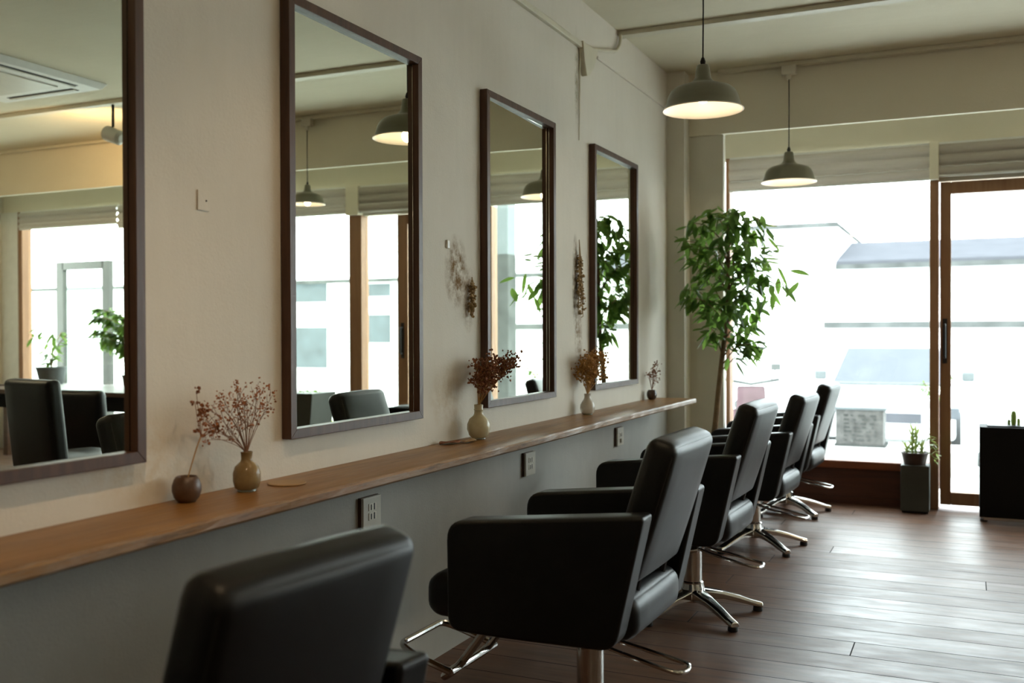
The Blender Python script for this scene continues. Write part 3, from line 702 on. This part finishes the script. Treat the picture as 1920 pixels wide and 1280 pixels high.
def added_wall_spot(x, y, p, aim, lab):  # unseen spots, added for the warm light on wall and shelf
    t = thing('added_spotlight', lab, 'spotlight', (x, y, CZ-.001), group='added ceiling spotlights out of view, aimed at the mirror wall')
    b = B(); tube(b, [(0, 0, 0), (0, 0, -.10)], .010, 10); obj('stem', b, 'blackmetal', t, smooth=True)
    d = (Vector(aim)-Vector((x, y, CZ-.15))).normalized(); Rm = Matrix.Translation((0, 0, -.15)) @ d.to_track_quat('Z', 'Y').to_matrix().to_4x4()
    obj('housing', rotm(lathe(B(), [(.03, -.08), (.048, -.06), (.050, .06), (.045, .062), (.040, .03)], 28), Rm), 'blackmetal', t, smooth=True)
    obj('lens', rotm(lathe(B(), [(.038, .040), (.030, .041)], 24), Rm), 'bulb_bright', t)
    ld = bpy.data.lights.new('spot_light', 'SPOT'); ld.energy = p; ld.color = (1, .70, .42); ld.spot_size = radians(66); ld.spot_blend = 1; ld.shadow_soft_size = .035
    lo = bpy.data.objects.new('spot_light', ld); COL.objects.link(lo); lo.parent = t; lo.location = Vector((0, 0, -.15))+d*.07; lo.rotation_euler = d.to_track_quat('-Z', 'Y').to_euler()
added_wall_spot(1.15, .75, 26, (.12, 1.25, .78), 'added ceiling spotlight nearest the camera, out of view, aimed at the shelf')
added_wall_spot(1.15, 2.1, 15, (.10, 2.3, .78), 'added ceiling spotlight, out of view, aimed at the wall by the second mirror')
# spotlight on the track seen in the nearest mirror
t = thing('track_spotlight', 'small lit spotlight on the ceiling track, seen in the nearest mirror', 'spotlight', (3.86, 5.34, 2.847))
b = B(); tube(b, [(0, 0, 0), (0, 0, -.16)], .010, 10); obj('stem', b, 'blackmetal', t, smooth=True)
R = Matrix.Translation((0, 0, -.22)) @ Matrix.Rotation(radians(70), 4, 'Y')
obj('housing', rotm(lathe(B(), [(.03, -.09), (.052, -.07), (.055, .06), (.050, .062), (.046, .03)], 28), R), 'plategrey', t, smooth=True)
obj('lens', rotm(lathe(B(), [(.045, .035), (.040, .036)], 24), R), 'bulb', t)
ld = bpy.data.lights.new('spot_light', 'SPOT'); ld.energy = 60; ld.color = (1, .62, .30); ld.spot_size = radians(120); ld.spot_blend = 1; ld.shadow_soft_size = .04
lo = bpy.data.objects.new('spot_light', ld); COL.objects.link(lo); lo.parent = t; lo.location = (.07, .03, -.21)
lo.rotation_euler = Vector((.75, .62, .05)).to_track_quat('-Z', 'Y').to_euler()

# ceiling air conditioner
t = thing('ceiling_air_conditioner', 'white ceiling air conditioner panel, seen in the nearest mirror', 'air conditioner', (4.0, 4.48, CZ))
b = B(); bmesh.ops.create_cube(b, size=1); bmesh.ops.scale(b, vec=(.98, .98, .04), verts=b.verts)
for v in b.verts:
    if v.co.z < 0: v.co.x *= .94; v.co.y *= .94
bmesh.ops.translate(b, vec=(0, 0, -.02), verts=b.verts); obj('panel', b, 'whitepaint', t, bevel=.006)
for k in range(4):
    Rk = Matrix.Rotation(pi/2*k, 4, 'Z')
    obj('air_slot', rotm(bx(-.41, -.345, -.31, .31, -.042, -.036), Rk), 'hole', t)
    obj('louver', rotm(bx(-.388, -.366, -.31, .31, -.048, -.040), Rk), 'plategrey', t)
obj('intake_grille', bx(-.27, .27, -.27, .27, -.048, -.038), 'plategrey', t, bevel=.004)

# ================================================================ PLANTS
def leaf(b, p, d, L, W, droop, rnd):
    d = d.normalized(); side = d.cross(Vector((0, 0, 1)))
    if side.length < .05: side = Vector((1, 0, 0))
    side.normalize(); side = (side+Vector((rnd.uniform(-.5, .5), rnd.uniform(-.5, .5), rnd.uniform(-.6, .6)))).normalized()
    n = d.cross(side).normalized(); pts = []
    for i in range(6):
        u = i/5; c = p+d*L*u+Vector((0, 0, -droop*L*u*u)); wv = W*(sin(pi*min(1, u*.92+.04))**.75)*(1-.25*u)
        pts.append((b.verts.new(c+side*wv+n*wv*.3), b.verts.new(c), b.verts.new(c-side*wv+n*wv*.3)))
    for a, c in zip(pts, pts[1:]):
        b.faces.new((a[0], a[1], c[1], c[0])); b.faces.new((a[1], a[2], c[2], c[1]))
rnd = random.Random(5)
t = thing('potted_fig_tree', 'tall leafy indoor tree with a bare trunk standing by the pillar and window', 'plant', (.31, 6.10, 0))
obj('pot', lathe(B(), [(.11, 0), (.125, .01), (.155, .27), (.165, .275), (.165, .30), (.148, .30), (.145, .26)], 36, cap1=True), 'terracotta', t, smooth=True)
TR = [(0, 0, .26), (.02, 0, .42), (.05, .0, .62), (.075, -.01, .85), (.095, 0, 1.05), (.115, .01, 1.25), (.125, .02, 1.5), (.13, .01, 1.75), (.14, 0, 1.86)]
TRc = curve(TR, 6); b = B(); tube(b, TRc, [.021-.011*i/len(TRc) for i in range(len(TRc))], 10)
tr = obj('trunk', b, 'bark', t, smooth=True)
b = B(); br = B()
targets = []
def T(x, y, z): return Vector((x-.31, y-6.10, z))
for (x, y, z) in ((.17, 6.05, 1.76), (.22, 6.0, 1.86), (.18, 6.12, 1.66), (.16, 6.08, 1.46), (.24, 6.2, 1.52), (.22, 5.98, 1.40), (.30, 6.15, 1.62), (.27, 6.0, 1.72),
                  (.34, 6.05, 1.90), (.44, 6.15, 1.93), (.52, 6.0, 1.91), (.62, 6.08, 1.87), (.68, 6.1, 1.80), (.60, 5.95, 1.70), (.66, 6.15, 1.62), (.72, 6.05, 1.68),
                  (.56, 6.2, 1.55), (.70, 6.0, 1.52), (.58, 6.05, 1.42), (.66, 6.1, 1.36), (.52, 5.95, 1.36), (.60, 6.15, 1.26), (.56, 6.05, 1.20), (.60, 6.0, 1.12), (.66, 6.05, 1.10),
                  (.45, 5.95, 1.55), (.40, 5.97, 1.74), (.50, 6.2, 1.72), (.48, 6.1, 1.45), (.30, 6.1, 1.30), (.34, 6.0, 1.22), (.36, 6.12, 1.4), (.54, 6.1, 1.64), (.46, 6.0, 1.84), (.42, 6.22, 1.62)):
    targets.append(T(x, y, z))
targets.append(T(.84, 6.0, 1.50)); targets.append(T(.80, 5.98, 1.56)); targets.append(T(.76, 6.02, 1.46))
for k, e in enumerate(targets):
    zi = max(.95, min(1.84, e.z-.18+rnd.uniform(-.05, .05)))
    s = min(TRc, key=lambda p: abs(p.z-zi)); mid = s.lerp(e, .55)+Vector((0, 0, .05)); P = curve([s, mid, e], 6)
    tube(br, P, [.0045*(1-.7*i/len(P)) for i in range(len(P))], 5)
    nl = 20 if k < len(targets)-3 else 7
    for i in range(nl):
        u = .35+.65*i/(nl-1); p = P[min(len(P)-1, int(u*(len(P)-1)))]; d = (P[-1]-P[0]).normalized()
        d = (d*.6+Vector((rnd.gauss(0, .55), rnd.gauss(0, .55), rnd.uniform(-1.3, -.05))))
        leaf(b, p+Vector((rnd.gauss(0, .02), rnd.gauss(0, .02), rnd.gauss(0, .025))), d, rnd.uniform(.062, .100)*(1 if nl > 7 else 1.25), rnd.uniform(.017, .027), rnd.uniform(.1, .5), rnd)
obj('branches', br, 'bark', t, smooth=True)
o = obj('foliage', b, 'leaf', t, smooth=True)

def pot(t, r, h, mat, z=0): obj('pot', lathe(B(), [(r*.72, z), (r*.75, z+.004), (r, z+h*.9), (r*1.06, z+h*.92), (r*1.06, z+h), (r*.9, z+h), (r*.88, z+h*.88)], 28), mat, t, smooth=True)
# slate stand with potted succulents
sx, sy = 1.462, 7.12
t = thing('plant_stand', 'tall square slate-grey stand against the wooden panel, left of the door', 'plant stand', (sx, sy, 0))
b = bx(-.088, .088, -.088, .088, .012, .312)
obj('body', b, 'slate', t, bevel=.003); obj('plinth', bx(-.080, .080, -.080, .080, 0, .012), 'blackbox', t)
t = thing('potted_succulent', 'upright green succulent in a dark pot on the slate-grey stand', 'plant', (sx-.005, sy, .3125))
obj('pot', lathe(B(), [(.066, 0), (.068, .004), (.082, .068), (.086, .070), (.086, .080), (.075, .080), (.072, .07)], 28), 'terracotta', t, smooth=True)
obj('soil', lathe(B(), [(.074, .066), (.01, .072)], 20), 'soil', t, smooth=True)
b = B()
for (cx, cy, H, n) in ((-.015, 0, .165, 30), (.005, .02, .14, 20), (.045, 0, .05, 12), (-.05, 0, .04, 10)):
    tube(b, [(cx, cy, .07), (cx+.004, cy, .07+H)], [.008, .004], 6)
    for i in range(n):
        z = .075+H*(i/n); a = i*2.4; leaf(b, Vector((cx, cy, z)), Vector((cos(a), sin(a), 1.2)), .05, .008, -.1, rnd)
for (dx, dz) in ((.115, .12), (.13, .07), (.12, .02), (.10, .16)):
    tube(b, curve([(.03, .02, .07), (dx*.6, .0, .07+dz*.9), (dx, -.01, .03+dz)], 5), .003, 5)
    for i in range(6): leaf(b, Vector((dx, -.01, .03+dz-.006*i)), Vector((rnd.gauss(0, 1), rnd.gauss(0, .5), rnd.gauss(0, .5))), .035, .007, .3, rnd)
obj('leaves', b, 'leaf2', t, smooth=True)
# big black planter box by the door
t = thing('planter_box', 'large black planter box in front of the door glass, cut off at the right', 'planter', (2.17, 7.02, 0))
obj('body', bx(-.325, .325, -.13, .13, .03, .595), 'blackbox', t, bevel=.003)
obj('steel_base_line', bx(-.30, .30, -.132, .12, .012, .03), 'chrome', t); b = B()
for xx in (-.30, .30):
    for yy in (-.1, .1): lathe(b, [(.022, 0), (.022, .014)], 14, (xx, yy, 0))
obj('feet', b, 'rubber', t); obj('rim_inset', bx(-.28, .28, -.10, .10, .595, .604), 'blackmetal', t)
t = thing('cactus', 'small pale green cactus sprouting from the black planter box', 'plant', (2.04, 7.0, .604)); b = B()
lathe(b, [(.012, 0), (.016, .02), (.017, .06), (.012, .085), (.003, .092)], 10); lathe(b, [(.008, 0), (.010, .03), (.006, .045)], 8, (.028, 0, 0)); lathe(b, [(.008, 0), (.010, .025), (.005, .035)], 8, (-.026, .01, 0))
obj('column', b, 'leaf2', t, smooth=True)

# ================================================================ RIGHT PART OF THE ROOM (seen in mirrors)
t = thing('long_table', 'dark wooden table by the right-hand window, seen in the nearest mirror', 'table', (4.85, 5.95, 0))
obj('table_top', bx(-.95, .95, -.38, .38, .715, .75), 'darkwood', t, bevel=.004)
obj('apron', bx(-.90, .90, -.33, .33, .60, .715), 'blackbox', t)
for a in (-1, 1):
    for c_ in (-1, 1): obj('leg', bx(a*.88-.035, a*.88+.035, c_*.31-.035, c_*.31+.035, 0, .60), 'blackbox', t, bevel=.004)
def armchair(x, y, rz, lab, high):
    t = thing('lounge_chair', lab, 'chair', (x, y, 0), rz); H = .50 if high else .38
    obj('seat', rotm(cushion(.26, .24, .07, .04, (0, 0, .01)), Matrix.Translation((0, 0, .42))), 'leather', t, smooth=True, angle=80)
    obj('backrest', rotm(cushion(.045, .235, H/2+.02, .03 if high else .1 * .4, (.01, 0, 0)), Matrix.Translation((.25, 0, .42+H/2)) @ Matrix.Rotation(radians(6), 4, 'Y')), 'leather', t, smooth=True, angle=80)
    for a in (-1, 1):
        for c_ in (-1, 1): obj('leg', bx(a*.21-.018, a*.21+.018, c_*.19-.018, c_*.19+.018, 0, .36), 'blackmetal', t)
armchair(3.05, 4.28, radians(-80), 'tall square-backed black chair seen in the nearest mirror', True)
armchair(3.75, 5.10, radians(-100), 'low rounded black chair by the table, seen in the nearest mirror', False)
def potplant(x, y, z, r, h, mat, H, n, L, lab, tree=False):
    t = thing('potted_plant', lab, 'plant', (x, y, z)); pot(t, r, h, mat); b = B(); st = B(); bs = rnd.randint(5, 7) if not tree else 15
    for i in range(bs):
        a = i*2*pi/bs if not tree else i*2.4; z0 = h*.9 if not tree else h+H*(.25+.6*i/bs); e = Vector((cos(a)*H*(.55 if tree else .42), sin(a)*H*(.45 if tree else .42), (H+h)*rnd.uniform(.75, 1) if not tree else z0+H*.25))
        P = curve([(0, 0, z0), (e.x*.3, e.y*.3, z0+(e.z-z0)*.6), e], 5); tube(st, P, .004, 5)
        for k in range(n):
            p = P[rnd.randint(2, len(P)-1)]; leaf(b, p, Vector((cos(a)+rnd.gauss(0, .7), sin(a)+rnd.gauss(0, .7), rnd.uniform(-.7, .6))), L*rnd.uniform(.7, 1.2), L*.22, .4, rnd)
    tube(st, [(0, 0, h*.8), (0, 0, h+H*(.9 if tree else .2))], .009, 7)
    obj('stems', st, 'bark', t, smooth=True); obj('foliage', b, 'leaf', t, smooth=True); return t
tb = thing('window_bench', 'low pale bench along the right-hand window carrying potted plants', 'bench', (5.9, 6.98, 0))
obj('bench_top', bx(-1.1, 1.1, -.17, .17, .66, .70), 'darkwood', tb, bevel=.004)
for xx in (-1.0, 0, 1.0): obj('leg', bx(xx-.03, xx+.03, -.14, .14, 0, .66), 'darkwood', tb)
potplant(6.42, 6.98, .70, .14, .17, 'concrete_col', .42, 9, .10, 'bushy plant in a wide grey pot, seen at the left of the nearest mirror')
potplant(5.36, 6.96, .70, .08, .11, 'screen', .60, 60, .10, 'small tree in a pale pot, seen at the right of the nearest mirror', True)
# dark planter seen in the second mirror
t = thing('tapered_planter', 'dark tapered planter seen at the lower left of the second mirror', 'planter', (3.32, 6.88, 0))
b = B(); vs = []
for (z, hx_, hy_) in ((0, .13, .13), (.70, .22, .17)): vs.append([b.verts.new((sx_*hx_, sy_*hy_, z)) for sx_, sy_ in ((-1, -1), (1, -1), (1, 1), (-1, 1))])
b.faces.new(vs[0]); b.faces.new(vs[1])
for i in range(4): b.faces.new((vs[0][i], vs[0][(i+1) % 4], vs[1][(i+1) % 4], vs[1][i]))
obj('body', b, 'slate', t, bevel=.004); b = B()
for i in range(40): leaf(b, Vector((rnd.uniform(-.17, .17), rnd.uniform(-.12, .12), .695)), Vector((rnd.gauss(0, .5), rnd.gauss(0, .5), 1)), .035, .007, .2, rnd)
obj('sprouts', b, 'leaf', t, smooth=True)

# ================================================================ OUTSIDE
struct(obj('ground', bx(-25, 40, WY+.1, 9.9, -.2, -.03), 'outside_ground'), 'pale concrete pavement outside the window')
struct(obj('street', bx(-25, 40, 9.9, 45, -.6, -.42), 'outside_ground'), 'pale street outside')
t = thing('house', 'white house with a low wide pale roof across the street', 'building', (8, 18, -.42))
obj('wall', bx(-8.268, 14, 0, 5, 0, 2.80), 'whitewash', t)
b = B(); prism_yz(b, [(-.35, 2.72), (-.35, 2.80), (2.2, 3.32), (5.3, 2.8), (5.3, 2.7)], -8.268, -3.2); obj('roof', b, 'roofgrey', t)
obj('gutter', bx(-8.268, 14.3, -.42, -.34, 2.66, 2.74), 'coping', t)
def hwin(x0, x1, z0, z1):
    f = obj('window', bx(x0-.06, x1+.06, -.05, .02, z0-.06, z1+.06), 'whitepaint', t)
    obj('pane', bx(x0, x1, -.07, -.03, z0, z1), 'outwin', f)
    obj('glazing_bar', bx(x0, x1, -.09, -.05, (z0+z1)/2-.03, (z0+z1)/2+.03), 'whitepaint', f)
    obj('pale_blind', bx(x0, x1, -.085, -.05, z0+(z1-z0)*.52, z0+(z1-z0)*.78), 'whitewash', f)
for (a, c_, z0, z1) in ((2.80, 4.4, .85, 2.68), (1.2, 1.75, 1.4, 2.65), (-2.2, -1.3, 1.2, 2.4)): hwin(a, c_, z0, z1)
t = thing('warehouse', 'tall white plain building at the left across the street', 'building', (-3, 18, -.42))
obj('wall', bx(-9, 2.725, -.02, 6, 0, 3.42), 'whitewash', t); obj('parapet', bx(-9.05, 2.727, -.10, 6, 3.42, 3.50), 'coping', t)
t = thing('garden_wall', 'long low white wall with a grey coping behind the car', 'wall', (4, 16, -.42))
obj('wall_body', bx(-4.2, 2.2, 0, .15, 0, 1.66), 'whitewash', t); obj('coping', bx(-4.25, 2.25, -.06, .21, 1.66, 1.76), 'coping', t)
# concrete column in third mirror
t = thing('concrete_pillar', 'grey concrete pillar outside, seen in the third mirror', 'pillar', (2.80, 10.45, -.42))
obj('shaft', bx(-.15, .15, -.12, .12, 0, 5), 'concrete_col', t); obj('tile_band', bx(-.154, .154, -.124, .124, 0, 2.5), 'coping', t)
# white framed glass screen seen in nearest mirror
t = thing('glass_screen', 'white framed glass door leaf standing open outside, seen in the nearest mirror', 'door', (7.43, 8.3, -.03))
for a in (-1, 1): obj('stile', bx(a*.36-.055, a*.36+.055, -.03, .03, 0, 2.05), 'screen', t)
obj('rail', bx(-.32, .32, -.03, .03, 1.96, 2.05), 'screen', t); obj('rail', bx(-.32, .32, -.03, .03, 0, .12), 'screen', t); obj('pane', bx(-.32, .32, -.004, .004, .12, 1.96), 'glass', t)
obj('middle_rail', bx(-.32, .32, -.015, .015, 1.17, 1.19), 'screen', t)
# parked white car
t = thing('car', 'parked white car facing the window, seen through the big front window', 'car', (.85, 14.0, -.42))
def carsec(pts, x0, x1, mat, name, par, tap=0):
    b = B(); L = len(pts); a = []; c_ = []
    for (y, z, k) in pts: a.append(b.verts.new((x0+k, y, z))); c_.append(b.verts.new((x1-k, y, z)))
    b.faces.new(a); b.faces.new(c_)
    for i in range(L): b.faces.new((a[i], a[(i+1) % L], c_[(i+1) % L], c_[i]))
    return obj(name, b, mat, par, bevel=.05, segs=3)
carsec([(-1.05, .30, .05), (-1.08, .55, .03), (-.98, .74, .06), (-.10, .90, .06), (0, .92, .04), (2.9, .92, .04), (3.0, .30, .05)], -.84, .84, 'carwhite', 'body', t)
cab = carsec([(-.02, .90, .06), (.48, 1.38, .20), (.62, 1.44, .24), (2.4, 1.44, .24), (2.85, .92, .08)], -.84, .84, 'carwhite', 'cabin', t)
b = B(); q = [(-.72, -.045, .93), (.72, -.045, .93), (.58, .43, 1.375), (-.58, .43, 1.375)]; v = [b.verts.new(p) for p in q]; v2 = [b.verts.new((p[0], p[1]-.012, p[2]+.012)) for p in q]
b.faces.new(v); b.faces.new(v2)
for i in range(4): b.faces.new((v[i], v[(i+1) % 4], v2[(i+1) % 4], v2[i]))
obj('windshield', b, 'carglass', t); b = B(); tube(b, [(-.74, -.08, .925), (0, -.13, .925), (.74, -.08, .925)], .02, 6); obj('wiper_line', b, 'darkplastic', t)
obj('grille', bx(-.42, .42, -1.10, -1.05, .50, .62), 'roofgrey', t)
for a in (-1, 1):
    obj('headlamp', bx(a*.72-.12, a*.72+.12, -1.09, -1.02, .56, .70), 'carglass', t, bevel=.02)
    obj('side_mirror', bx(a*.93-.08, a*.93+.08, .25, .38, .95, 1.08), 'darkplastic', t, bevel=.03)
    for yy in (-.45, 2.3):
        b = B(); lathe(b, [(.29, -.09), (.31, -.06), (.31, .06), (.29, .09)], 28); rotm(b, Matrix.Translation((a*.76, yy, .31)) @ Matrix.Rotation(pi/2, 4, 'Y')); obj('wheel', b, 'rubber', t, smooth=True)
# concrete block with weathered crate
t = tag(obj('concrete_block', bx(-1.3, .95, -.32, .3, -.03, .175), 'outside_ground', loc=(.9, 9.45, 0), bevel=.01), 'low pale concrete block on the pavement under the grey crate', 'block')
t = thing('planter_crate', 'grey weathered crate on a pale block outside the big window', 'crate', (.905, 9.42, .175))
obj('crate_body', bx(-.20, .20, -.16, .16, 0, .325), 'crate', t, bevel=.004)
obj('crate_lid', bx(-.215, .225, -.17, .17, .325, .345), 'concrete_col', t); obj('crate_foot', bx(-.21, .22, -.165, .165, 0, .022), 'coping', t)
b = B()
for i in range(7):
    z = .06+.035*i; x = -.13
    while x < .13:
        L = rnd.uniform(.015, .06); box(b, x, min(x+L, .14), -.166, -.1595, z, z+rnd.uniform(.006, .016)); x += L+rnd.uniform(.015, .05)
obj('faded_marks', b, 'coping', t)
# stone ledge beyond the door
t = tag(obj('stone_ledge', bx(0, 2.6, 0, .5, 0, .28), 'coping', loc=(1.72, 11.6, -.42), bevel=.03), 'low stone ledge in the street, seen through the door glass', 'ledge')
t = tag(obj('stone_ledge', bx(0, 2.2, 0, .35, 0, .62), 'whitewash', loc=(1.75, 12.6, -.42), bevel=.03), 'pale kerb-high wall in the street, seen through the door glass', 'ledge')
# red scooter at the left
t = thing('scooter', 'red and grey scooter parked outside at the left of the window', 'scooter', (-.45, 11.2, -.42), radians(15))
for yy in (-.45, .45):
    b = B(); lathe(b, [(.16, -.05), (.21, -.03), (.21, .03), (.16, .05)], 24); rotm(b, Matrix.Translation((0, yy, .21)) @ Matrix.Rotation(pi/2, 4, 'Y')); obj('wheel', b, 'coping', t, smooth=True)
b = B(); prism_yz(b, fillet2([(-.55, .35), (-.45, .95), (-.36, 1.05), (-.30, .95), (-.28, .40), (.10, .32), (.15, .62), (.62, .72), (.66, .42), (.40, .28), (-.2, .22)], [.05]*11, 4), -.15, .15); obj('body', b, 'red', t, bevel=.03)
obj('seat', rotm(cushion(.13, .28, .05, .04), Matrix.Translation((0, .38, .76))), 'coping', t, smooth=True)
b = B(); tube(b, [(-.30, -.36, 1.10), (0, -.38, 1.05), (.30, -.36, 1.10)], .018, 8); obj('handlebar', b, 'coping', t, smooth=True)
for a in (-1, 1): b = B(); tube(b, [(a*.2, -.36, 1.07), (a*.26, -.38, 1.22)], .008, 6); o = obj('mirror_stalk', b, 'coping', t); obj('rear_mirror', bx(a*.26-.05, a*.26+.05, -.39, -.37, 1.2, 1.27), 'coping', o)
t = potplant(1.565, 8.45, -.03, .06, .68, 'terracotta', .28, 40, .042, 'leafy shrub in a tall dark pot outside, seen in the third mirror')
for i, (x, y, s) in enumerate(((4.9, 13.0, .5), (5.8, 12.8, .35), (6.6, 12.3, .5), (7.6, 12.8, .4))):
    t = thing('shrub', ['low green shrub outside, seen below the sidelight in the second mirror', 'tiny shrub outside beside the low green one, seen in the second mirror', 'wider green shrub outside, seen under the house window in the second mirror', 'round shrub outside at the left of the second mirror'][i], 'shrub', (x, y, -.43)); b = B()
    for k in range(160):
        d = Vector((rnd.gauss(0, 1), rnd.gauss(0, 1), abs(rnd.gauss(0, 1)))).normalized()*s*rnd.uniform(.3, 1); leaf(b, d, d, .09, .02, .2, rnd)
    obj('foliage', b, 'leaf2', t, smooth=True)
